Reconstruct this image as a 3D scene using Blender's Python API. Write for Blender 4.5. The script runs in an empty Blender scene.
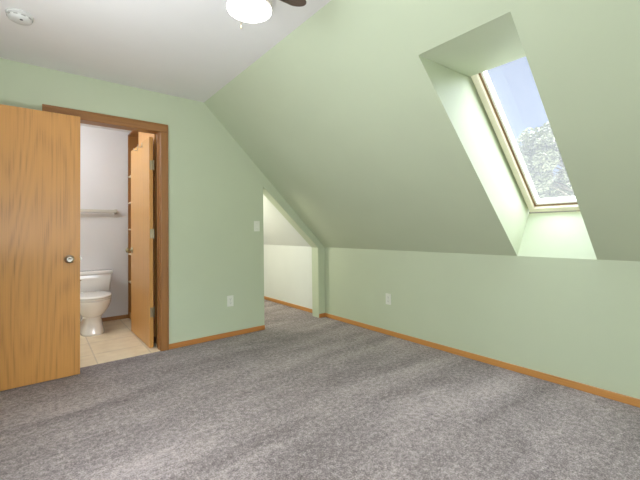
import bpy, bmesh, math, random
from mathutils import Vector, Matrix
random.seed(7)
D = bpy.data
C = bpy.context.scene.collection
PI = math.pi

# ------------------------------------------------------------------ materials
def new_mat(name):
    m = D.materials.new(name); m.use_nodes = True
    nt = m.node_tree
    b = nt.nodes['Principled BSDF']
    return m, nt, b

def N(nt, t, **kw):
    n = nt.nodes.new(t)
    for k, v in kw.items():
        if k in n.inputs: n.inputs[k].default_value = v
        else: setattr(n, k, v)
    return n

def L(nt, a, b): nt.links.new(a, b)

def s2l(c):
    return tuple(((v/255)/12.92 if v/255 <= .04045 else ((v/255+.055)/1.055)**2.4) for v in c) + (1,)

def plain(name, rgb, rough=.5, metal=0, bump=0, bscale=200, coat=0):
    m, nt, b = new_mat(name)
    b.inputs['Roughness'].default_value = rough
    b.inputs['Metallic'].default_value = metal
    b.inputs['Coat Weight'].default_value = coat
    tc = N(nt, 'ShaderNodeTexCoord')
    nz = N(nt, 'ShaderNodeTexNoise'); nz.inputs['Scale'].default_value = 3; nz.inputs['Detail'].default_value = 3
    L(nt, tc.outputs['Object'], nz.inputs['Vector'])
    mx = N(nt, 'ShaderNodeMix', data_type='RGBA')
    c = s2l(rgb)
    mx.inputs['A'].default_value = tuple(v*.97 for v in c[:3]) + (1,)
    mx.inputs['B'].default_value = tuple(min(1, v*1.03) for v in c[:3]) + (1,)
    L(nt, nz.outputs['Fac'], mx.inputs['Factor']); L(nt, mx.outputs['Result'], b.inputs['Base Color'])
    if bump:
        n2 = N(nt, 'ShaderNodeTexNoise'); n2.inputs['Scale'].default_value = bscale; n2.inputs['Detail'].default_value = 2
        L(nt, tc.outputs['Object'], n2.inputs['Vector'])
        bp = N(nt, 'ShaderNodeBump'); bp.inputs['Strength'].default_value = bump; bp.inputs['Distance'].default_value = .002
        L(nt, n2.outputs['Fac'], bp.inputs['Height']); L(nt, bp.outputs['Normal'], b.inputs['Normal'])
    return m

def wood(name, rgb, axis=2, rough=.38, figure=True, contrast=.75):
    """oak: long pores along one axis, a few broad arched figures"""
    m, nt, b = new_mat(name)
    tc = N(nt, 'ShaderNodeTexCoord')
    sc = [70, 70, 70]; sc[axis] = .5
    mp = N(nt, 'ShaderNodeMapping'); mp.inputs['Scale'].default_value = sc
    L(nt, tc.outputs['Object'], mp.inputs['Vector'])
    n1 = N(nt, 'ShaderNodeTexNoise'); n1.inputs['Scale'].default_value = 1; n1.inputs['Detail'].default_value = 4; n1.inputs['Roughness'].default_value = .65
    L(nt, mp.outputs['Vector'], n1.inputs['Vector'])
    sc2 = [300, 300, 300]; sc2[axis] = 4
    mp2 = N(nt, 'ShaderNodeMapping'); mp2.inputs['Scale'].default_value = sc2
    L(nt, tc.outputs['Object'], mp2.inputs['Vector'])
    n2 = N(nt, 'ShaderNodeTexNoise'); n2.inputs['Scale'].default_value = 1; n2.inputs['Detail'].default_value = 2
    L(nt, mp2.outputs['Vector'], n2.inputs['Vector'])
    sc3 = [3.2, 3.2, 3.2]; sc3[axis] = .38
    mp3 = N(nt, 'ShaderNodeMapping'); mp3.inputs['Scale'].default_value = sc3
    L(nt, tc.outputs['Object'], mp3.inputs['Vector'])
    n3 = N(nt, 'ShaderNodeTexNoise'); n3.inputs['Scale'].default_value = 1; n3.inputs['Detail'].default_value = 1
    L(nt, mp3.outputs['Vector'], n3.inputs['Vector'])
    wv = N(nt, 'ShaderNodeMath', operation='MULTIPLY'); wv.inputs[1].default_value = 85
    L(nt, n3.outputs['Fac'], wv.inputs[0])
    sn = N(nt, 'ShaderNodeMath', operation='SINE'); L(nt, wv.outputs[0], sn.inputs[0])
    a1 = N(nt, 'ShaderNodeMath', operation='MULTIPLY'); a1.inputs[1].default_value = .06 if figure else .02
    L(nt, sn.outputs[0], a1.inputs[0])
    a2 = N(nt, 'ShaderNodeMath', operation='MULTIPLY_ADD'); a2.inputs[1].default_value = .62
    L(nt, n1.outputs['Fac'], a2.inputs[0]); L(nt, a1.outputs[0], a2.inputs[2])
    a3 = N(nt, 'ShaderNodeMath', operation='MULTIPLY_ADD'); a3.inputs[1].default_value = .42
    L(nt, n2.outputs['Fac'], a3.inputs[0]); L(nt, a2.outputs[0], a3.inputs[2])
    cr = N(nt, 'ShaderNodeValToRGB')
    c = s2l(rgb)
    d = tuple(c[i]*(contrast*(.92 if i == 1 else .82 if i == 2 else 1)) for i in range(3)) + (1,)
    l = tuple(min(1, c[i]*1.13) for i in range(3)) + (1,)
    e = cr.color_ramp.elements
    e[0].position = .30; e[0].color = d
    e[1].position = .72; e[1].color = l
    x = e.new(.48); x.color = c
    L(nt, a3.outputs[0], cr.inputs['Fac'])
    L(nt, cr.outputs['Color'], b.inputs['Base Color'])
    b.inputs['Roughness'].default_value = rough
    bp = N(nt, 'ShaderNodeBump'); bp.inputs['Strength'].default_value = .12; bp.inputs['Distance'].default_value = .001
    L(nt, a3.outputs[0], bp.inputs['Height']); L(nt, bp.outputs['Normal'], b.inputs['Normal'])
    return m

def emission(name, rgb, strength):
    m, nt, b = new_mat(name)
    b.inputs['Base Color'].default_value = (.9, .9, .88, 1)
    b.inputs['Emission Color'].default_value = rgb
    b.inputs['Emission Strength'].default_value = strength
    return m

PAINT = (194, 203, 174)
M = {}
M['green'] = plain('sage_paint', PAINT, .55, bump=.08, bscale=260)
M['white'] = plain('white_paint', (224, 227, 220), .6, bump=.08, bscale=260)
M['ceil'] = plain('ceiling_paint', (231, 229, 225), .8, bump=.15, bscale=180)
M['bath'] = plain('bathroom_paint', (226, 223, 222), .5, bump=.05)
M['door'] = wood('door_oak', (203, 146, 79), 2, .33, True, .60)
M['bathdoor'] = wood('inner_door_oak', (202, 150, 80), 2, .35, False, .8)
M['cabinet'] = wood('cabinet_oak', (210, 156, 92), 2, .35, False, .8)
M['shelf'] = plain('cream_shelf', (226, 206, 170), .5)
M['casing_v'] = wood('casing_oak_upright', (154, 105, 55), 2, .4, False, .62)
M['casing_x'] = wood('casing_oak_across', (152, 104, 55), 0, .4, False, .62)
M['base_x'] = wood('baseboard_oak_across', (186, 124, 64), 0, .35, False, .7)
M['base_y'] = wood('baseboard_oak_along', (196, 138, 74), 1, .35, False, .7)
M['plastic'] = plain('ivory_plastic', (226, 228, 214), .35)
M['slot'] = plain('slot_grey', (90, 90, 84), .5)
M['slot_pale'] = plain('pale_slot', (158, 156, 150), .5)
M['porcelain'] = plain('porcelain', (238, 234, 228), .12, coat=.4)
M['seat'] = plain('seat_plastic', (240, 237, 231), .22)
M['chrome'] = plain('chrome', (200, 198, 194), .2, 1)
M['pewter'] = plain('pewter', (196, 190, 180), .32, 1)
M['brass'] = plain('aged_metal', (170, 160, 132), .35, 1)
M['bronze'] = plain('bronze', (98, 84, 76), .4, .3)
M['blade'] = wood('walnut_blade', (98, 76, 66), 0, .45, False, .6)
M['fanwhite'] = plain('fan_white', (222, 214, 206), .4)
M['cream'] = plain('cream_vinyl', (238, 230, 206), .4)
M['sash'] = plain('white_vinyl', (242, 240, 232), .35)
M['gasket'] = plain('brown_gasket', (150, 122, 88), .6)
M['rail'] = plain('rail_paint', (196, 190, 176), .4)
M['detector'] = plain('detector_plastic', (208, 207, 202), .45)
M['dark'] = plain('dark_dot', (60, 58, 55), .5)
M['lamp'] = emission('fan_diffuser', (1, .97, .92, 1), 6)
M['bark'] = plain('bark', (134, 128, 104), .9)
M['exterior'] = plain('siding', (190, 188, 180), .8)

def carpet():
    m, nt, b = new_mat('grey_carpet')
    tc = N(nt, 'ShaderNodeTexCoord')
    v = tc.outputs['Object']
    n1 = N(nt, 'ShaderNodeTexNoise'); n1.inputs['Scale'].default_value = 125; n1.inputs['Detail'].default_value = 3; n1.inputs['Roughness'].default_value = .75
    L(nt, v, n1.inputs['Vector'])
    n4 = N(nt, 'ShaderNodeTexNoise'); n4.inputs['Scale'].default_value = 38; n4.inputs['Detail'].default_value = 2
    L(nt, v, n4.inputs['Vector'])
    # swept pile: broad lazy bands lying at an angle to the walls
    mp = N(nt, 'ShaderNodeMapping'); mp.inputs['Scale'].default_value = (.55, 3.3, 1); mp.inputs['Rotation'].default_value = (0, 0, math.radians(10))
    L(nt, v, mp.inputs['Vector'])
    n2 = N(nt, 'ShaderNodeTexNoise'); n2.inputs['Scale'].default_value = 1.0; n2.inputs['Detail'].default_value = 3; n2.inputs['Distortion'].default_value = .6
    L(nt, mp.outputs['Vector'], n2.inputs['Vector'])
    n3 = N(nt, 'ShaderNodeTexNoise'); n3.inputs['Scale'].default_value = 7; n3.inputs['Detail'].default_value = 2
    L(nt, v, n3.inputs['Vector'])
    a = N(nt, 'ShaderNodeMath', operation='MULTIPLY_ADD'); a.inputs[1].default_value = 1.0
    L(nt, n1.outputs['Fac'], a.inputs[0])
    h = N(nt, 'ShaderNodeMath', operation='MULTIPLY_ADD'); h.inputs[1].default_value = .46; h.inputs[2].default_value = -.26
    L(nt, n2.outputs['Fac'], h.inputs[0])
    h2 = N(nt, 'ShaderNodeMath', operation='MULTIPLY_ADD'); h2.inputs[1].default_value = .16
    L(nt, n3.outputs['Fac'], h2.inputs[0]); L(nt, h.outputs[0], h2.inputs[2])
    h3 = N(nt, 'ShaderNodeMath', operation='MULTIPLY_ADD'); h3.inputs[1].default_value = .45
    L(nt, n4.outputs['Fac'], h3.inputs[0]); L(nt, h2.outputs[0], h3.inputs[2])
    L(nt, h3.outputs[0], a.inputs[2])
    cr = N(nt, 'ShaderNodeValToRGB')
    e = cr.color_ramp.elements
    e[0].position = .46; e[0].color = s2l((80, 70, 69))
    e[1].position = 1.08; e[1].color = s2l((204, 190, 187))
    e[1].position = 1.0
    x = e.new(.74); x.color = s2l((140, 129, 127))
    L(nt, a.outputs[0], cr.inputs['Fac']); L(nt, cr.outputs['Color'], b.inputs['Base Color'])
    b.inputs['Roughness'].default_value = 1; b.inputs['Specular IOR Level'].default_value = .05
    b.inputs['Sheen Weight'].default_value = .15
    bp = N(nt, 'ShaderNodeBump'); bp.inputs['Strength'].default_value = .7; bp.inputs['Distance'].default_value = .008
    L(nt, n1.outputs['Fac'], bp.inputs['Height']); L(nt, bp.outputs['Normal'], b.inputs['Normal'])
    return m
M['carpet'] = carpet()

def tile():
    m, nt, b = new_mat('beige_tile')
    tc = N(nt, 'ShaderNodeTexCoord')
    mp = N(nt, 'ShaderNodeMapping'); mp.inputs['Location'].default_value = (2.497, -.30, 0)
    L(nt, tc.outputs['Object'], mp.inputs['Vector'])
    br = N(nt, 'ShaderNodeTexBrick'); br.offset = 0; br.squash = 1
    br.inputs['Scale'].default_value = 1; br.inputs['Brick Width'].default_value = .42; br.inputs['Row Height'].default_value = .42
    br.inputs['Mortar Size'].default_value = .006; br.inputs['Mortar Smooth'].default_value = .3
    br.inputs['Color1'].default_value = s2l((244, 228, 196)); br.inputs['Color2'].default_value = s2l((240, 222, 188))
    br.inputs['Mortar'].default_value = s2l((218, 202, 174))
    L(nt, mp.outputs['Vector'], br.inputs['Vector'])
    nz = N(nt, 'ShaderNodeTexNoise'); nz.inputs['Scale'].default_value = 9; nz.inputs['Detail'].default_value = 5
    L(nt, tc.outputs['Object'], nz.inputs['Vector'])
    mx = N(nt, 'ShaderNodeMix', data_type='RGBA', blend_type='MULTIPLY'); mx.inputs['Factor'].default_value = .45
    cr = N(nt, 'ShaderNodeValToRGB'); cr.color_ramp.elements[0].position = .3; cr.color_ramp.elements[0].color = (.72, .66, .58, 1); cr.color_ramp.elements[1].position = .65
    L(nt, nz.outputs['Fac'], cr.inputs['Fac'])
    L(nt, br.outputs['Color'], mx.inputs['A']); L(nt, cr.outputs['Color'], mx.inputs['B'])
    L(nt, mx.outputs['Result'], b.inputs['Base Color'])
    b.inputs['Roughness'].default_value = .35
    return m
M['tile'] = tile()

def pane_mat(name, haze):
    """window glass with a milky haze put in to imitate an overexposed view: mostly clear, a little scattered daylight, a faint mirror"""
    m = D.materials.new(name); m.use_nodes = True
    nt = m.node_tree; nt.nodes.clear()
    out = N(nt, 'ShaderNodeOutputMaterial')
    tr = N(nt, 'ShaderNodeBsdfTransparent'); tr.inputs['Color'].default_value = (.97, .98, .98, 1)
    tl = N(nt, 'ShaderNodeBsdfTranslucent'); tl.inputs['Color'].default_value = (.9, .9, .88, 1)
    gl = N(nt, 'ShaderNodeBsdfGlossy'); gl.inputs['Roughness'].default_value = .02
    mx = N(nt, 'ShaderNodeMixShader')
    nz = N(nt, 'ShaderNodeTexNoise'); nz.inputs['Scale'].default_value = 6
    mr = N(nt, 'ShaderNodeMapRange'); mr.inputs['To Min'].default_value = haze*.85; mr.inputs['To Max'].default_value = haze*1.15
    L(nt, nz.outputs['Fac'], mr.inputs['Value']); L(nt, mr.outputs['Result'], mx.inputs['Fac'])
    L(nt, tr.outputs[0], mx.inputs[1]); L(nt, tl.outputs[0], mx.inputs[2])
    m2 = N(nt, 'ShaderNodeMixShader'); m2.inputs['Fac'].default_value = .04
    L(nt, mx.outputs[0], m2.inputs[1]); L(nt, gl.outputs[0], m2.inputs[2])
    L(nt, m2.outputs[0], out.inputs['Surface'])
    return m
M['skyglass'] = pane_mat('hazed_glass', .055)  # haze mixed into the glass washes out the view like overexposure
M['glass'] = pane_mat('clear_glass', .03)

def leafmat():
    m, nt, b = new_mat('tree_leaf')
    oi = N(nt, 'ShaderNodeNewGeometry')
    cr = N(nt, 'ShaderNodeValToRGB')
    cr.color_ramp.elements[0].color = s2l((140, 146, 112)); cr.color_ramp.elements[1].color = s2l((162, 168, 132))
    L(nt, oi.outputs['Random Per Island'], cr.inputs['Fac'])
    L(nt, cr.outputs['Color'], b.inputs['Base Color'])
    b.inputs['Roughness'].default_value = .6
    return m
M['leaf'] = leafmat()
M['bounce_ground'] = plain('pale_bounce_ground', (206, 204, 190), .9)  # unseen ground kept pale to bounce light up into the skylight shaft

# ------------------------------------------------------------------ mesh helpers
def add_box(bm, x0, x1, y0, y1, z0, z1, mtx=None):
    v = [bm.verts.new((x, y, z)) for x in (x0, x1) for y in (y0, y1) for z in (z0, z1)]
    for f in ((0,1,3,2),(4,6,7,5),(0,4,5,1),(2,3,7,6),(0,2,6,4),(1,5,7,3)):
        bm.faces.new([v[i] for i in f])
    if mtx is not None: bmesh.ops.transform(bm, matrix=mtx, verts=v)
    return v

def add_prism(bm, poly, a, b, axis='y'):
    """polygon extruded: axis y -> poly in (x,z); axis x -> (y,z); axis z -> (x,y)"""
    def P(p, t):
        return {'y': (p[0], t, p[1]), 'x': (t, p[0], p[1]), 'z': (p[0], p[1], t)}[axis]
    A = [bm.verts.new(P(p, a)) for p in poly]; B = [bm.verts.new(P(p, b)) for p in poly]
    bm.faces.new(A); bm.faces.new(list(reversed(B)))
    n = len(poly)
    for i in range(n):
        bm.faces.new([A[i], B[i], B[(i+1) % n], A[(i+1) % n]])

def add_rings(bm, rings, cap0=True, cap1=True, mtx=None):
    """loft a list of equal-length rings of points"""
    V = [[bm.verts.new(p) for p in r] for r in rings]
    n = len(V[0])
    for a, b in zip(V, V[1:]):
        for i in range(n):
            bm.faces.new([a[i], a[(i+1) % n], b[(i+1) % n], b[i]])
    if cap0: bm.faces.new(list(reversed(V[0])))
    if cap1: bm.faces.new(V[-1])
    if mtx is not None: bmesh.ops.transform(bm, matrix=mtx, verts=[v for r in V for v in r])

def add_lathe(bm, prof, seg=32, mtx=None):
    """profile (r, z) turned about z"""
    rings = [[(max(r, 1e-4)*math.cos(2*PI*i/seg), max(r, 1e-4)*math.sin(2*PI*i/seg), z) for i in range(seg)] for r, z in prof]
    add_rings(bm, rings, True, True, mtx)

def add_tube(bm, pts, r, seg=10):
    pts = [Vector(p) for p in pts]
    rings = []
    for i, p in enumerate(pts):
        t = (pts[min(i+1, len(pts)-1)] - pts[max(i-1, 0)]).normalized()
        ref = Vector((0, 0, 1)) if abs(t.z) < .9 else Vector((1, 0, 0))
        a = t.cross(ref).normalized(); b = t.cross(a)
        rr = r[i] if isinstance(r, (list, tuple)) else r
        rings.append([tuple(p + a*rr*math.cos(2*PI*k/seg) + b*rr*math.sin(2*PI*k/seg)) for k in range(seg)])
    add_rings(bm, rings)

def obj(name, bm, mat, parent=None, smooth=False, bevel=0, seg=2, subsurf=0):
    bmesh.ops.recalc_face_normals(bm, faces=bm.faces)
    me = D.meshes.new(name); bm.to_mesh(me); bm.free()
    me.materials.append(mat)
    o = D.objects.new(name, me); C.objects.link(o)
    if smooth:
        for p in me.polygons: p.use_smooth = True
    if bevel:
        b = o.modifiers.new('bevel', 'BEVEL'); b.width = bevel; b.segments = seg; b.limit_method = 'ANGLE'; b.angle_limit = math.radians(35)
    if subsurf:
        s = o.modifiers.new('subsurf', 'SUBSURF'); s.levels = subsurf; s.render_levels = subsurf
    if parent is not None: o.parent = parent
    return o

def thing(name, label, cat, loc=(0, 0, 0), rotz=0, group=None):
    o = D.objects.new(name, None); C.objects.link(o); o.empty_display_size = .1
    o.location = loc; o.rotation_euler = (0, 0, rotz)
    o['label'] = label; o['category'] = cat
    if group: o['group'] = group
    return o

def struct(o, label=None, cat=None):
    o['kind'] = 'structure'
    if label: o['label'] = label
    if cat: o['category'] = cat
    return o

def BM(): return bmesh.new()

# ------------------------------------------------------------------ room numbers (metres)
# back wall face Y=0, knee wall face X=0, floor Z=0
H = 2.44; K = .893; S = 1.57            # ceiling height, knee-wall height, where the slope meets the flat ceiling
XL = -3.52; YR = -5.3                   # left wall face, rear wall face
T = .135                                # back wall thickness
DX0, DX1, DH = -2.82, -1.982, 2.088      # bathroom doorway rough opening
AX0, AX1 = -.891, -.105                 # passage opening
Y2 = 2.9                                # far end of the passage
def zs(x): return K + (H - K)*(-x)/S    # height of the sloped ceiling above x
sl = math.atan2(H - K, S)
nvec = Vector((math.sin(sl), 0, math.cos(sl)))

# ------------------------------------------------------------------ floor
bm = BM(); add_prism(bm, [(XL-1.4, YR-.15), (.14, YR-.15), (.14, Y2+.15), (-1.62, Y2+.15), (-1.62, .0), (XL-1.4, 0)], -.12, 0, 'z')
struct(obj('floor', bm, M['carpet']), 'grey speckled cut pile carpet covering the bedroom floor', 'floor')
bm = BM(); add_box(bm, XL-.1, -1.62, 0.0005, 1.8, -.12, .002)
struct(obj('floor_bathroom', bm, M['tile']), 'beige square tile floor beyond the bathroom doorway', 'floor')

# ------------------------------------------------------------------ back wall
bm = BM()
add_box(bm, XL-.12, DX0, 0, T, 0, H+.1)
add_box(bm, DX0, DX1, 0, T, DH, H+.1)
add_prism(bm, [(DX1, 0), (AX0, 0), (AX0, zs(AX0)+.06), (-S, H+.06), (-S, H+.1), (DX1, H+.1)], 0, T)
add_prism(bm, [(AX0, 1.623), (AX1, .892), (AX1, zs(AX1)+.06), (AX0, zs(AX0)+.06)], 0, T)
add_prism(bm, [(AX1, 0), (0.05, 0), (0.05, K), (0, K+.06), (AX1, zs(AX1)+.06)], 0, T)
struct(obj('wall_back', bm, M['green']), 'sage green wall with the bathroom doorway and the sloping passage opening', 'wall')

# ------------------------------------------------------------------ knee walls
bm = BM(); add_prism(bm, [(0, 0), (.14, 0), (.14, K+.1), (0, K)], YR-.12, .02)
struct(obj('wall_right', bm, M['green']), 'low sage green knee wall under the sloped ceiling', 'wall')
bm = BM(); add_prism(bm, [(0, 0), (.14, 0), (.14, K+.1), (0, K)], T-.001, Y2+.1)
struct(obj('wall_passage', bm, M['white']), 'low white knee wall seen through the sloping passage opening', 'wall')

# ------------------------------------------------------------------ sloped ceiling with the skylight shaft
WY0, WY1, WX = -2.855, -2.357, -1.217
def slope_slab(bm, xa, xb, y0, y1, t=.12):
    add_prism(bm, [(xa, zs(xa)), (xa + nvec.x*t, zs(xa) + nvec.z*t), (xb + nvec.x*t, zs(xb) + nvec.z*t), (xb, zs(xb))], y0, y1)
bm = BM()
slope_slab(bm, 0, -S, YR-.12, WY0); slope_slab(bm, 0, -S, WY1, .02); slope_slab(bm, WX, -S, WY0, WY1)
struct(obj('ceiling_slope', bm, M['green']), 'sage green sloped ceiling pierced by the skylight shaft', 'ceiling')
bm = BM(); slope_slab(bm, 0, -S, T-.001, Y2+.1)
struct(obj('ceiling_passage', bm, M['white']), 'white sloped ceiling seen through the passage opening', 'ceiling')
# shaft faces
A0 = (0, K); A1 = (.235, 1.225); B0 = (WX, zs(WX)); B1 = (-.665, 2.112)
def off(p, d): return (p[0] + nvec.x*d, p[1] + nvec.z*d)
bm = BM()
poly = [off(A0, .119), A1, off(A1, .12), off(B1, .12), B1, off(B0, .119)]
add_prism(bm, poly, WY1, WY1+.03)
WYF = -2.93                              # the far side of the shaft splays out to the wider skylight
def P3(p, y): return (p[0], y, p[1])
v = [bm.verts.new(q) for q in (P3(off(A0, .119), WY0), P3(off(B0, .119), WY0), P3(B1, WYF), P3(off(B1, .12), WYF), P3(off(A1, .12), WYF), P3(A1, WYF),
                               P3(off(A0, .119), WYF-.03), P3(off(B0, .119), WYF-.03), P3(B1, WYF-.03), P3(off(B1, .12), WYF-.03), P3(off(A1, .12), WYF-.03), P3(A1, WYF-.03))]
bm.faces.new(v[:6]); bm.faces.new(list(reversed(v[6:])))
for i in range(6): bm.faces.new([v[i], v[(i+1) % 6], v[6+(i+1) % 6], v[6+i]])
def quad_slab(bm, p, q, d, y0, y1):
    add_prism(bm, [p, q, (q[0]+d[0], q[1]+d[1]), (p[0]+d[0], p[1]+d[1])], y0, y1)
quad_slab(bm, A0, A1, (.05, -.035), WYF-.03, WY1+.03)
quad_slab(bm, B0, B1, (0, .05), WYF-.03, WY1+.03)
struct(obj('trim_1', bm, M['green']), 'pale green painted shaft flaring from the sloped ceiling to the skylight', 'skylight shaft')

# skylight (frame > sash, gasket, pane) built in the roof plane
vdir = Vector((-math.cos(sl), 0, math.sin(sl)))
def rp(o, v, y):    # o above the sloped ceiling, v up the slope from the knee line
    p = Vector((0, 0, K)) + nvec*o + vdir*v
    return (p.x, y, p.z)
def roof_box(bm, o0, o1, v0, v1, y0, y1):
    vs = [bm.verts.new(rp(o, v, y)) for o in (o0, o1) for v in (v0, v1) for y in (y0, y1)]
    for f in ((0,1,3,2),(4,6,7,5),(0,4,5,1),(2,3,7,6),(0,2,6,4),(1,5,7,3)):
        bm.faces.new([vs[i] for i in f])
V0, V1 = .066, 1.46
ya, yb = WYF, WY1
def ring(o0, o1, inset, w):
    bm = BM()
    roof_box(bm, o0, o1, V0+inset, V0+inset+w, ya+inset, yb-inset)
    roof_box(bm, o0, o1, V1-inset-w, V1-inset, ya+inset, yb-inset)
    roof_box(bm, o0, o1, V0+inset+w, V1-inset-w, ya+inset, ya+inset+w)
    roof_box(bm, o0, o1, V0+inset+w, V1-inset-w, yb-inset-w, yb-inset)
    return bm
sky = D.objects.new('window_1', None); C.objects.link(sky)
struct(sky, 'tall narrow skylight in the roof showing blue sky and a tree top', 'skylight')
fr = obj('frame', ring(.40, .50, 0.012, .040), M['cream'], sky, bevel=.004)
obj('gasket', ring(.425, .49, .052, .012), M['gasket'], sky)
obj('sash', ring(.428, .49, .064, .015), M['sash'], sky, bevel=.004)
bm = BM(); roof_box(bm, .438, .444, V0+.074, V1-.074, ya+.074, yb-.074)
obj('pane', bm, M['skyglass'], sky)

# ------------------------------------------------------------------ flat ceiling, left wall, rear wall
bm = BM(); add_box(bm, XL-.1, -S, YR-.1, 0.01, H, H+.12)
struct(obj('ceiling', bm, M['ceil']), 'flat white ceiling carrying the fan and the smoke detector', 'ceiling')
HY0, HY1, HH = -1.0, -.165, 2.06        # entry doorway in the left wall
bm = BM()
SY0, SY1, SZ0, SZ1 = -2.82, -1.88, .76, 1.94
add_box(bm, XL-.12, XL, YR-.12, SY0, 0, H+.1); add_box(bm, XL-.12, XL, SY1, HY0, 0, H+.1); add_box(bm, XL-.12, XL, SY0, SY1, 0, SZ0); add_box(bm, XL-.12, XL, SY0, SY1, SZ1, H+.1)
add_box(bm, XL-.12, XL, HY1, .0, 0, H+.1); add_box(bm, XL-.12, XL, HY0, HY1, HH, H+.1)
struct(obj('wall_left', bm, M['green']))
bm = BM()   # hall beyond the entry doorway
add_box(bm, XL-1.35, XL-1.25, -1.6, .14, 0, H); add_box(bm, XL-1.35, XL-.12, -1.7, -1.6, 0, H); add_box(bm, XL-1.35, XL-.12, .02, .14, 0, H)
struct(obj('wall_hall', bm, M['white']))
bm = BM(); add_box(bm, XL-1.35, XL-.1, -1.7, .14, H, H+.1); struct(obj('ceiling_hall', bm, M['ceil']))
# rear gable wall with an unseen window added to let in light
RX0, RX1, RZ0, RZ1 = -2.95, -1.05, .75, 2.0
bm = BM()
add_box(bm, XL-.1, RX0, YR-.14, YR, 0, H+.1); add_box(bm, RX0, RX1, YR-.14, YR, 0, RZ0)
zt = zs(RX1)
add_prism(bm, [(RX0, RZ1), (RX1, min(RZ1, zt)), (RX1, zs(RX1)+.1), (-S, H+.1), (RX0, H+.1)], YR-.14, YR)
add_prism(bm, [(RX1, 0), (.1, 0), (.1, K), (0, K+.1), (RX1, zt+.1)], YR-.14, YR)
struct(obj('wall_rear', bm, M['green']))
w3 = D.objects.new('window_added_side', None); C.objects.link(w3); struct(w3)  # unseen side window, added to light the room from the left
bm = BM()
for a, b_, c, d in ((SY0, SY0+.045, SZ0, SZ1), (SY1-.045, SY1, SZ0, SZ1), (SY0+.045, SY1-.045, SZ0, SZ0+.045), (SY0+.045, SY1-.045, SZ1-.045, SZ1), (SY0+.045, SY1-.045, 1.33, 1.37)):
    add_box(bm, XL-.09, XL-.04, a, b_, c, d)
obj('frame', bm, M['sash'], w3)
bm = BM(); add_box(bm, XL-.068, XL-.063, SY0+.03, SY1-.03, SZ0+.03, SZ1-.03); obj('pane', bm, M['glass'], w3)
w2 = D.objects.new('window_added_rear', None); C.objects.link(w2); struct(w2)  # unseen rear window, added for the light it brings
bm = BM()
zt2 = min(RZ1, zt)
for a, b_, c, d in ((RX0, RX0+.05, RZ0, RZ1), (RX1-.05, RX1, RZ0, zt2), ((RX0+RX1)/2-.03, (RX0+RX1)/2+.03, RZ0, zt2), (RX0, RX1, RZ0, RZ0+.05), (RX0, RX1, zt2-.05, zt2)):
    add_box(bm, a, b_, YR-.1, YR-.05, c, d)
obj('frame', bm, M['sash'], w2)
bm = BM(); add_box(bm, RX0+.03, RX1-.03, YR-.078, YR-.073, RZ0+.03, zt2-.03); obj('pane', bm, M['glass'], w2)

# ------------------------------------------------------------------ passage shell
bm = BM()
add_box(bm, -1.62, -1.57, T, Y2+.1, 0, H+.1); add_box(bm, -1.62, .1, Y2, Y2+.12, 0, H+.1)
struct(obj('wall_passage_end', bm, M['white']))
bm = BM(); add_box(bm, -1.62, -S+.02, T, Y2+.1, H, H+.1); struct(obj('ceiling_landing', bm, M['ceil']))

# ------------------------------------------------------------------ bathroom shell
BY = 1.65; BXR = -1.77
bm = BM(); add_box(bm, XL-.1, -1.62, BY, BY+.1, 0, H+.1)
struct(obj('wall_bathroom', bm, M['bath']), 'white bathroom wall behind the toilet', 'wall')
bm = BM(); add_box(bm, BXR, -1.621, T, BY, 0, H+.1); struct(obj('wall_bathroom_right', bm, M['bath']))
bm = BM(); add_box(bm, XL-.1, XL, T, BY, 0, H+.1); struct(obj('wall_bathroom_left', bm, M['bath']))
bm = BM(); add_box(bm, XL-.1, -1.62, T-.001, BY+.1, H, H+.1); struct(obj('ceiling_bathroom', bm, M['ceil']))

# ------------------------------------------------------------------ trim
def casing_piece(bm, x0, x1, z0, z1, y, d):
    add_box(bm, x0, x1, y-d, y, z0, z1)
tr = D.objects.new('trim_2', None); C.objects.link(tr)
struct(tr, 'dark oak casing around the bathroom doorway', 'door casing')
CW = .062
bm = BM(); add_box(bm, DX0-.055, DX0+.010, -.018, 0, 0, DH-.024); obj('side_casing', bm, M['casing_v'], tr, bevel=.005)
bm = BM(); add_box(bm, DX1-.012, DX1+.055, -.018, 0, 0, DH-.024); obj('side_casing', bm, M['casing_v'], tr, bevel=.005)
bm = BM(); add_box(bm, DX0-.055, DX1+.055, -.018, 0, DH-.024, DH+.052); obj('head_casing', bm, M['casing_x'], tr, bevel=.005)
bm = BM(); add_box(bm, DX0-.055, DX0-.041, -.025, -.017, 0, DH+.038); add_box(bm, DX1+.041, DX1+.055, -.025, -.017, 0, DH+.038); add_box(bm, DX0-.055, DX1+.055, -.025, -.017, DH+.038, DH+.052); obj('back_band', bm, M['casing_x'], tr, bevel=.003)
bm = BM(); add_box(bm, DX0, DX0+.016, 0, T, 0, DH); obj('jamb', bm, M['casing_v'], tr)
bm = BM(); add_box(bm, DX1-.016, DX1, 0, T, 0, DH); obj('jamb', bm, M['casing_v'], tr)
bm = BM(); add_box(bm, DX0+.016, DX1-.016, 0, T, DH-.016, DH); obj('head_jamb', bm, M['casing_x'], tr)
bm = BM(); add_box(bm, DX1-.022, DX1-.016, .045, .085, 0, DH-.016); obj('door_stop', bm, M['casing_v'], tr)
bm = BM(); add_box(bm, DX0+.016, DX0+.028, .045, .085, 0, DH-.016); obj('door_stop', bm, M['casing_v'], tr)

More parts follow.
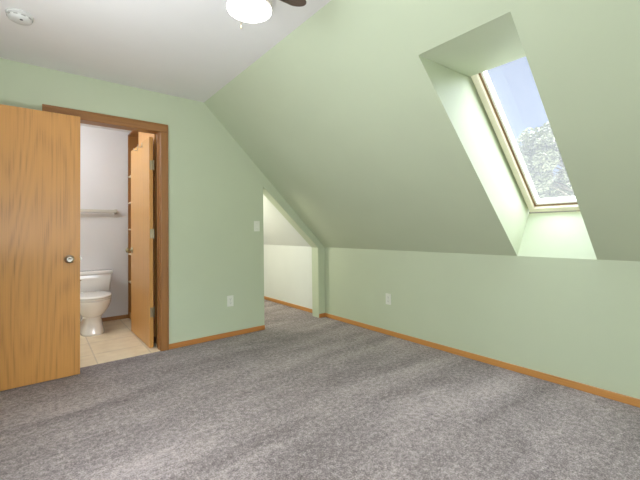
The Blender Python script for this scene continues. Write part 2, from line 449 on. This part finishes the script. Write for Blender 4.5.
t3 = D.objects.new('trim_3', None); C.objects.link(t3); struct(t3)     # entry doorway casing on the left wall
bm = BM(); add_box(bm, XL, XL+.016, HY0-.06, HY0, 0, HH+.06); obj('side_casing', bm, M['casing_v'], t3, bevel=.004)
bm = BM(); add_box(bm, XL, XL+.016, HY1, HY1+.06, 0, HH+.06); obj('side_casing', bm, M['casing_v'], t3, bevel=.004)
bm = BM(); add_box(bm, XL, XL+.016, HY0, HY1, HH, HH+.06); obj('head_casing', bm, M['base_y'], t3, bevel=.004)

BH = .050; BT = .013
def base_box(x0, x1, y0, y1, mat, name, label=None):
    bm = BM(); add_box(bm, x0, x1, y0, y1, 0, BH)
    o = obj(name, bm, mat, bevel=.004)
    struct(o, label, 'baseboard' if label else None)
base_box(DX1+.055, AX0, -BT, 0, M['base_x'], 'baseboard_back', 'oak baseboard between bathroom door casing and passage opening')
base_box(XL, DX0-.055, -BT, 0, M['base_x'], 'baseboard_corner')
base_box(-BT, 0, YR, -.013, M['base_y'], 'baseboard_right', 'long oak baseboard along the low green knee wall')
base_box(AX1, 0, -BT, 0, M['base_x'], 'baseboard_stub', 'short oak baseboard block at the foot of the narrow wall stub')
base_box(-BT, 0, T, Y2, M['base_y'], 'baseboard_passage', 'oak baseboard along the white wall through the passage opening')
base_box(XL, BXR, BY-BT, BY, M['casing_x'], 'baseboard_bathroom', 'brown baseboard on the bathroom wall beside the toilet')
base_box(XL, XL+BT, YR, HY0-.06, M['base_y'], 'baseboard_left')
base_box(XL, 0, YR, YR+BT, M['base_x'], 'baseboard_rear')

# ------------------------------------------------------------------ doors
def knob(parent, x, y, z, ny, mat, xdir=None):
    """round knob standing off a face; ny = -1/+1 along Y, or xdir = -1/+1 along X"""
    if xdir: mtx = Matrix.Translation((x, y, z)) @ Matrix.Rotation(PI/2*xdir, 4, 'Y')
    else: mtx = Matrix.Translation((x, y, z)) @ Matrix.Rotation(-PI/2*ny, 4, 'X')
    bm = BM(); add_lathe(bm, [(.0, 0), (.033, 0), (.033, .004), (.026, .009), (.013, .012), (.011, .028), (.018, .034), (.026, .042), (.028, .052), (.024, .062), (.012, .067), (.010, .064), (0, .064)], 28, mtx)
    return obj('door_knob', bm, mat, parent, smooth=True)

LX0, LX1, LY = -3.45, -2.634, -.160
d1 = thing('door_1', 'oak slab entry door standing open in front of the bathroom doorway', 'door', (LX0, LY, 0)); d1['kind'] = 'structure'
bm = BM(); add_box(bm, 0, LX1-LX0, 0, .036, .003, 2.047); obj('door_leaf', bm, M['door'], d1, bevel=.002)
kn = knob(d1, LX1-LX0-.070, 0, .912, -1, M['pewter']); kn['label'] = 'round pewter door knob'
knob(d1, LX1-LX0-.070, .036, .912, 1, M['pewter'])
bm = BM(); add_box(bm, LX1-LX0-.001, LX1-LX0+.001, .005, .031, .885, .94); add_box(bm, LX1-LX0, LX1-LX0+.011, .012, .024, .905, .92); obj('latch', bm, M['chrome'], d1)
for z in (.25, 1.03, 1.80):
    bm = BM(); add_lathe(bm, [(0, -.045), (.007, -.045), (.007, .045), (0, .045)], 12, Matrix.Translation((-.004, -.004, z))); add_box(bm, -.001, .001, 0, .03, z-.045, z+.045)
    obj('hinge', bm, M['brass'], d1)

HX, HYY = -2.020, .128
d2 = thing('door_2', 'oak bathroom door swung open into the bathroom against the right side', 'door', (HX, HYY, 0), math.radians(90+1.2)); d2['kind'] = 'structure'
# local +x runs from hinge to free edge, local +y is toward the doorway opening (-X)
bm = BM(); add_box(bm, .004, .79, .006, .041, .010, 2.040); obj('door_leaf', bm, M['bathdoor'], d2, bevel=.002)
for z in (.345, 1.10, 1.765):
    bm = BM()
    add_lathe(bm, [(0, -.048), (.008, -.048), (.008, .048), (0, .048)], 12, Matrix.Translation((-.004, .004, z)))
    add_box(bm, .002, .0045, .006, .036, z-.045, z+.045)
    obj('hinge', bm, M['brass'], d2)
bm = BM(); add_lathe(bm, [(.0, 0), (.033, 0), (.033, .004), (.026, .009), (.013, .012), (.011, .028), (.018, .034), (.026, .042), (.028, .052), (.024, .062), (.012, .066), (0, .066)], 28, Matrix.Translation((.72, .041, .92)) @ Matrix.Rotation(-PI/2, 4, 'X'))
obj('door_knob', bm, M['brass'], d2, smooth=True)
for lx in (.28, .47):
    bm = BM(); add_box(bm, lx-.008, lx+.008, .041, .044, 1.985, 2.035)
    add_tube(bm, [(lx, .043, 2.0), (lx, .06, 1.985), (lx, .075, 1.99), (lx, .08, 2.01)], .004, 8)
    obj('robe_hook', bm, M['pewter'], d2)

# ------------------------------------------------------------------ built-in linen cabinet on the bathroom's right side
lc = thing('linen_cabinet', 'tall oak linen cabinet with open shelves behind the open bathroom door', 'cabinet', (-1.983, .20, 0))
bm = BM()
add_box(bm, .195, .210, 0, 1.43, .003, 2.40); add_box(bm, .0, .195, 0, .018, .003, 2.40); add_box(bm, 0, .195, 1.412, 1.43, .003, 2.40)
add_box(bm, 0, .195, .018, 1.412, 2.382, 2.40); add_box(bm, .01, .195, .018, 1.412, .003, .08); add_box(bm, .0, .195, .70, .718, .08, 2.382)
obj('body', bm, M['casing_v'], lc, bevel=.002)  # darker oak than the door paints in the shade of the niche
bm = BM(); add_box(bm, -.016, -.001, .004, .714, .085, 2.395); dr = obj('door', bm, M['cabinet'], lc, bevel=.003)
bm = BM(); add_lathe(bm, [(0, 0), (.008, 0), (.007, .012), (.012, .016), (.010, .020), (0, .021)], 16, Matrix.Translation((-.016, .66, 1.05)) @ Matrix.Rotation(-PI/2, 4, 'Y'))
obj('knob', bm, M['brass'], dr, smooth=True)
for zz in (.48, .837, 1.156, 1.498, 1.84):
    bm = BM(); add_box(bm, .002, .195, .718, 1.412, zz-.009, zz+.009); obj('shelf', bm, M['shelf'], lc)

# ------------------------------------------------------------------ toilet (faces -Y)
def superellipse(cx, cy, a, bf, bb, z, n=2.3, seg=36):
    pts = []
    for i in range(seg):
        t = 2*PI*i/seg
        c, s = math.cos(t), math.sin(t)
        x = a*math.copysign(abs(c)**(2/n), c)
        b = bf if s < 0 else bb
        y = b*math.copysign(abs(s)**(2/n), s)
        pts.append((cx+x, cy+y, z))
    return pts
TX = -2.42
to = thing('toilet', 'white two piece toilet with closed lid on the beige tile floor', 'toilet', (TX, 1.2, .002))
bm = BM()
add_rings(bm, [superellipse(0, .06, .116, .268, .27, 0, 3.2), superellipse(0, .06, .114, .266, .27, .02, 3.2), superellipse(0, .06, .102, .242, .26, .09, 2.9),
               superellipse(0, .06, .090, .225, .25, .17, 2.5), superellipse(0, .05, .105, .25, .24, .215, 2.3)])
obj('pedestal', bm, M['porcelain'], to, smooth=True)
bm = BM()
add_rings(bm, [superellipse(0, .05, .100, .235, .23, .19, 2.2), superellipse(0, .04, .128, .268, .24, .225, 2.2), superellipse(0, .03, .165, .288, .235, .28, 2.2),
               superellipse(0, .02, .183, .296, .23, .335, 2.2), superellipse(0, .02, .186, .298, .23, .372, 2.2), superellipse(0, .02, .178, .29, .22, .378, 2.2)])
add_box(bm, -.11, .11, .18, .43, .28, .385)
obj('bowl', bm, M['porcelain'], to, smooth=True, bevel=.004)
bm = BM(); add_rings(bm, [superellipse(0, .02, .186, .30, .22, .380, 2.2), superellipse(0, .02, .190, .304, .222, .388, 2.2), superellipse(0, .02, .186, .30, .22, .396, 2.2)])
obj('seat', bm, M['seat'], to, smooth=True)
bm = BM(); add_rings(bm, [superellipse(0, .02, .184, .298, .22, .399, 2.2), superellipse(0, .02, .191, .305, .225, .406, 2.2), superellipse(0, .02, .186, .30, .222, .418, 2.2), superellipse(0, .02, .14, .24, .18, .424, 2.2)])
obj('lid', bm, M['seat'], to, smooth=True)
for sx in (-.075, .075):
    bm = BM(); add_box(bm, sx-.018, sx+.018, .215, .25, .385, .425); obj('lid_hinge', bm, M['seat'], to, bevel=.006)
bm = BM()
def rrect(w0, y0, y1, z, r=.03, k=5):
    pts = []
    for cx, cy, a0 in ((w0-r, y1-r, 0), (-w0+r, y1-r, 90), (-w0+r, y0+r, 180), (w0-r, y0+r, 270)):
        for i in range(k+1):
            a = math.radians(a0+90*i/k); pts.append((cx+r*math.cos(a), cy+r*math.sin(a), z))
    return pts
add_rings(bm, [rrect(.195, .275, .425, .385), rrect(.212, .265, .435, .40), rrect(.224, .258, .438, .50), rrect(.232, .252, .44, .612)])
tank = obj('tank', bm, M['porcelain'], to, smooth=True, bevel=.003)
bm = BM(); add_rings(bm, [rrect(.240, .242, .444, .613), rrect(.246, .236, .446, .622), rrect(.246, .236, .446, .643), rrect(.238, .244, .44, .657)])
obj('tank_lid', bm, M['porcelain'], to, smooth=True, bevel=.003)
bm = BM(); add_lathe(bm, [(0, 0), (.014, 0), (.014, .012), (0, .014)], 16, Matrix.Translation((-.165, .252, .57)) @ Matrix.Rotation(PI/2, 4, 'X')); add_tube(bm, [(-.165, .236, .57), (-.12, .232, .567), (-.085, .234, .562)], .006, 8)
obj('flush_lever', bm, M['chrome'], to, smooth=True)

# towel rail above it
rl = thing('towel_rail', 'pale towel rail on the white bathroom wall above the toilet', 'towel rail', (-2.44, BY, 1.388))
bm = BM(); add_box(bm, -.33, .325, -.085, -.062, -.019, .019); obj('rail', bm, M['rail'], rl, bevel=.005)
for sx in (-.31, .315):
    bm = BM(); add_box(bm, sx-.014, sx+.014, -.068, 0, -.026, .026); obj('bracket', bm, M['rail'], rl, bevel=.004)

# ------------------------------------------------------------------ wall plates
def plate(name, label, cat, loc, rotz, kind, group=None):
    o = thing(name, label, cat, loc, rotz, group)     # local: plate in xz, front toward -y
    bm = BM(); add_box(bm, -.036, .036, -.006, 0, -.058, .058); obj('cover_plate', bm, M['plastic'], o, bevel=.003)
    if kind == 'outlet':
        for dz in (-.021, .021):
            bm = BM(); add_rings(bm, [[(p[0], -.0055, dz+p[1]) for p in q] for q in [[(.0165*math.copysign(min(1, abs(math.cos(a))*1.15), math.cos(a)), .0145*math.sin(a)) for a in [2*PI*i/20 for i in range(20)]]]*1] + [[(.0165*math.copysign(min(1, abs(math.cos(a))*1.15), math.cos(a)), -.008, dz+.0145*math.sin(a)) for a in [2*PI*i/20 for i in range(20)]]])
            s = obj('socket', bm, M['plastic'], o)
            bm = BM(); add_box(bm, -.0075, -.0055, -.0086, -.0078, dz-.003, dz+.006); add_box(bm, .0055, .0075, -.0086, -.0078, dz-.004, dz+.006); add_lathe(bm, [(0, 0), (.0025, 0), (.0025, .0008), (0, .0008)], 10, Matrix.Translation((0, -.0078, dz-.0085)) @ Matrix.Rotation(PI/2, 4, 'X'))
            obj('slot', bm, M['slot'], s)
        bm = BM(); add_lathe(bm, [(0, 0), (.003, 0), (.0025, .0015), (0, .0016)], 10, Matrix.Translation((0, -.006, 0)) @ Matrix.Rotation(PI/2, 4, 'X')); obj('screw', bm, M['chrome'], o)
    else:
        bm = BM(); add_box(bm, -.006, .006, -.0075, -.005, -.013, .013); obj('switch_surround', bm, M['plastic'], o, bevel=.001)
        bm = BM(); add_box(bm, -.004, .004, -.017, -.006, -.004, .008, Matrix.Rotation(math.radians(-18), 4, 'X')); obj('toggle', bm, M['plastic'], o, bevel=.001)
        for dz in (-.03, .03):
            bm = BM(); add_lathe(bm, [(0, 0), (.003, 0), (.0025, .0015), (0, .0016)], 10, Matrix.Translation((0, -.006, dz)) @ Matrix.Rotation(PI/2, 4, 'X')); obj('screw', bm, M['chrome'], o)
    return o
plate('light_switch', 'ivory toggle light switch beside the edge of the passage opening', 'light switch', (-.977, 0, 1.168), 0, 'switch')
plate('power_outlet', 'ivory power outlet low on the back wall between bathroom door and passage', 'outlet', (-1.300, 0, .374), 0, 'outlet', 'wall outlets')
plate('power_outlet', 'ivory power outlet on the low knee wall under the sloped ceiling', 'outlet', (0, -1.061, .377), PI/2*-1, 'outlet', 'wall outlets')

# ------------------------------------------------------------------ smoke detector
sd = thing('smoke_detector', 'round white smoke detector on the flat ceiling above the oak door', 'smoke detector', (-2.985, -.775, H))
bm = BM(); add_lathe(bm, [(0, 0), (.066, 0), (.068, -.008), (.066, -.014), (0, -.014)], 40); obj('base', bm, M['detector'], sd, smooth=False)
bm = BM(); add_lathe(bm, [(0, -.014), (.060, -.014), (.060, -.022), (.056, -.032), (.044, -.040), (.02, -.043), (0, -.043)], 40); obj('cover', bm, M['detector'], sd, smooth=True, bevel=.001)
for i in range(10):
    a = 2*PI*i/10
    bm = BM(); add_box(bm, .0575, .0607, -.010, .010, -.026, -.020, Matrix.Rotation(a, 4, 'Z')); obj('vent_slot', bm, M['slot_pale'], sd)
bm = BM(); add_lathe(bm, [(0, -.042), (.008, -.042), (.008, -.047), (0, -.047)], 16, Matrix.Translation((.008, -.03, .004))); obj('test_button', bm, M['dark'], sd)

# ------------------------------------------------------------------ ceiling fan with light
FX, FY = -2.100, -2.035
FZ = 2.17
cf = thing('ceiling_fan', 'small ceiling fan with dark blades and a bright round light', 'ceiling fan', (FX, FY, H))
z = lambda w: w - H
bm = BM(); add_lathe(bm, [(0, 0), (.075, 0), (.08, -.01), (.07, -.045), (.05, -.06), (0, -.06)], 36); obj('canopy', bm, M['fanwhite'], cf, smooth=True, bevel=.002)
bm = BM(); add_lathe(bm, [(0, -.055), (.05, -.055), (.085, -.075), (.1, -.09), (.1, -.12), (.085, -.14), (.06, -.145), (.06, -.17), (0, -.172)], 36); obj('motor_housing', bm, M['fanwhite'], cf, smooth=True, bevel=.002)
bm = BM(); add_lathe(bm, [(0, -.172), (.06, -.172), (.065, -.20), (.092, -.225), (.108, -.248), (.109, -.262), (.1055, -.264), (0, -.264)], 40); obj('light_fitter', bm, M['fanwhite'], cf, smooth=True, bevel=.001)
bm = BM(); add_lathe(bm, [(0, -.264), (.105, -.264), (.105, -.267), (.100, -.270), (.09, -.272), (.05, -.274), (0, -.2745)], 40); df = obj('light_diffuser', bm, M['lamp'], cf, smooth=True); df['label'] = 'glowing round light diffuser'
A_FAN = -6
for k in range(5):
    a = math.radians(A_FAN + 72*k)
    bm = BM()
    # blade outline in local x (along) and y (across)
    out = []
    R0, R1 = .13, .31
    n = 14
    up = [(R0, .030), (R0+.03, .042), (R0+.10, .052), (R1-.06, .055)] + [(R1-.06+.06*math.sin(t), .055*math.cos(t)) for t in [PI/2*i/n for i in range(1, n)]]
    out = up + [(R1, 0)] + [(x, -y) for x, y in reversed(up)]
    add_prism(bm, out, -.004, .004, 'z')
    mt = Matrix.Rotation(a, 4, 'Z') @ Matrix.Translation((0, 0, -.136)) @ Matrix.Rotation(math.radians(11), 4, 'X')
    bl = obj('blade', bm, M['blade'], cf, bevel=.002)
    bl.matrix_local = mt
    bm = BM(); add_prism(bm, [(.06, -.016), (.10, -.014), (.16, -.028), (.19, -.02), (.19, .02), (.16, .028), (.10, .014), (.06, .016)], -.009, -.0045, 'z')
    obj('blade_bracket', bm, M['bronze'], bl, bevel=.001)
bm = BM()
cx, cy = .008, .098
add_tube(bm, [(cx, cy, -.245), (cx+.001, cy+.013, -.25), (cx+.001, cy+.013, -.285)], .0016, 6)
add_lathe(bm, [(0, 0), (.004, -.003), (.005, -.014), (.003, -.020), (0, -.021)], 12, Matrix.Translation((cx+.001, cy+.013, -.283)))
obj('pull_chain', bm, M['brass'], cf, smooth=True)

# ------------------------------------------------------------------ outside: ground and a tree
bm = BM(); add_box(bm, .8, 90, -60, 60, -3.1, -2.9)
gl = obj('ground', bm, M['bounce_ground']); struct(gl)
import mathutils
def make_tree(name, label, x, y, top, bot, rad, nleaf, seed):
    rnd = random.Random(seed)
    t = thing(name, label, 'tree', (x, y, -2.9))
    g = 2.9
    h = (top+bot)/2 + g
    bm = BM()
    add_tube(bm, [(0, 0, 0), (.05, .03, 1.5), (-.05, 0, bot+g), (.05, .1, h), (0, 0, top+g-.8)], [.24, .2, .17, .1, .03], 10)
    clumps = []
    for i in range(70):
        u = rnd.uniform(0, 1); a = rnd.uniform(0, 2*PI)
        zz = bot+g + (top-bot)*u
        prof = math.sin(PI*min(1, .18+.80*u))**.6
        rr = rad*prof*rnd.uniform(.35, 1)
        clumps.append((rr*math.cos(a), rr*math.sin(a), zz, rnd.uniform(.6, 1.0)))
        add_tube(bm, [(0, 0, max(2.0, zz-1.2)), (rr*.5*math.cos(a), rr*.5*math.sin(a), zz-.5), (rr*math.cos(a), rr*math.sin(a), zz)], [.035, .02, .008], 6)
    obj('trunk', bm, M['bark'], t, smooth=True)
    bm = BM()
    for i in range(nleaf):
        c = clumps[rnd.randrange(len(clumps))]
        d = Vector((rnd.gauss(0, 1), rnd.gauss(0, 1), rnd.gauss(0, .8))); d.normalize()
        p = Vector(c[:3]) + d*c[3]*rnd.random()**.4
        s = rnd.uniform(.09, .17)
        q = mathutils.Euler((rnd.uniform(-.9, .9), rnd.uniform(-.9, .9), rnd.uniform(0, 6.3))).to_matrix()
        vs = [bm.verts.new(p + q @ Vector(v)*s) for v in ((-1, 0, 0), (-.2, -.45, .08), (1, 0, -.05), (-.2, .45, .08))]
        bm.faces.new(vs)
    obj('foliage', bm, M['leaf'], t)
    return t
make_tree('leafy_tree', 'pale green tree outside seen through the skylight', 21.8, 3.1, 7.1, 3.0, 4.0, 70000, 3)

# ------------------------------------------------------------------ light
W = D.worlds.new('World'); bpy.context.scene.world = W; W.use_nodes = True
nt = W.node_tree; nt.nodes.clear()
st = nt.nodes.new('ShaderNodeTexSky'); st.sky_type = 'NISHITA'; st.sun_disc = False
st.sun_elevation = math.radians(48); st.sun_rotation = math.radians(150); st.dust_density = 3.0; st.air_density = .9; st.ozone_density = .4
bg = nt.nodes.new('ShaderNodeBackground'); bg.inputs['Strength'].default_value = .092
wo = nt.nodes.new('ShaderNodeOutputWorld')
nt.links.new(st.outputs[0], bg.inputs['Color']); nt.links.new(bg.outputs[0], wo.inputs['Surface'])

def light(name, kind, loc, energy, color=(1, 1, 1), **kw):
    l = D.lights.new(name, kind); l.energy = energy; l.color = color
    for k, v in kw.items(): setattr(l, k, v)
    o = D.objects.new(name, l); C.objects.link(o); o.location = loc
    return o
def aim(o, d): o.rotation_euler = Vector(d).to_track_quat('-Z', 'Y').to_euler()
s = light('sun', 'SUN', (6, -6, 9), 13.5, (.90, .955, 1.10), angle=math.radians(115)); aim(s, (-.20, .42, -.86))
# unseen fill lights added at both invented windows, towards the ceiling, in passage and bathroom
a = light('added_rear_fill', 'AREA', ((RX0+RX1)/2, YR-.25, (RZ0+RZ1)/2+.05), 23, (.94, .97, 1.02), shape='RECTANGLE', size=1.7, size_y=1.15); aim(a, (0.1, 1, .12))  # added fill outside the invented rear window
a = light('added_side_fill', 'AREA', (XL-.2, -2.35, 1.35), 29, (.92, .96, 1.06), shape='RECTANGLE', size=.85, size_y=1.15); aim(a, (1, 0, -.22))  # added fill outside the invented side window, brightens the knee wall
a = light('added_ceiling_fill', 'AREA', (-3.2, -2.25, 1.0), 17.5, (.93, .97, 1.08), shape='DISK', size=.4); aim(a, (.05, .06, 1))  # upward fill added out of view to brighten the ceiling
light('added_passage_fill', 'POINT', (-1.3, 1.05, 1.38), 21, (1, .95, .86), shadow_soft_size=.12)  # bare point light added to brighten the passage, no fixture
light('added_bathroom_fill', 'POINT', (-3.0, .55, 2.15), 16, (.93, .98, 1.12), shadow_soft_size=.12)  # bare point light added to brighten the bathroom, no fixture

# ------------------------------------------------------------------ camera (solved from the photograph's straight lines)
yaw, pitch, roll = math.radians(38.47695), math.radians(1.24189), math.radians(-.75558)
f = Vector((math.sin(yaw)*math.cos(pitch), math.cos(yaw)*math.cos(pitch), math.sin(pitch)))
r = Vector((math.cos(yaw), -math.sin(yaw), 0)); u = r.cross(f)
r2 = r*math.cos(roll) + u*math.sin(roll); u2 = -r*math.sin(roll) + u*math.cos(roll)
cam = D.cameras.new('camera'); co = D.objects.new('camera', cam); C.objects.link(co)
mw = Matrix(((r2.x, u2.x, -f.x, -2.8865), (r2.y, u2.y, -f.y, -3.5468), (r2.z, u2.z, -f.z, 1.1087), (0, 0, 0, 1)))
co.matrix_world = mw
cam.sensor_width = 36; cam.sensor_fit = 'HORIZONTAL'; cam.lens = 352.6993/640*36
cam.shift_x = 0; cam.shift_y = (222.974-240)/640
cam.clip_start = .02; cam.clip_end = 500
sc = bpy.context.scene
sc.camera = co
vs = sc.view_settings
vs.view_transform = 'Standard'; vs.look = 'None'; vs.gamma = 1; vs.use_curve_mapping = False
vs.exposure = 0.57
sc.cycles.use_denoising = True
sc.cycles.max_bounces = 10; sc.cycles.diffuse_bounces = 6; sc.cycles.transparent_max_bounces = 16
sc.cycles.sample_clamp_indirect = 4
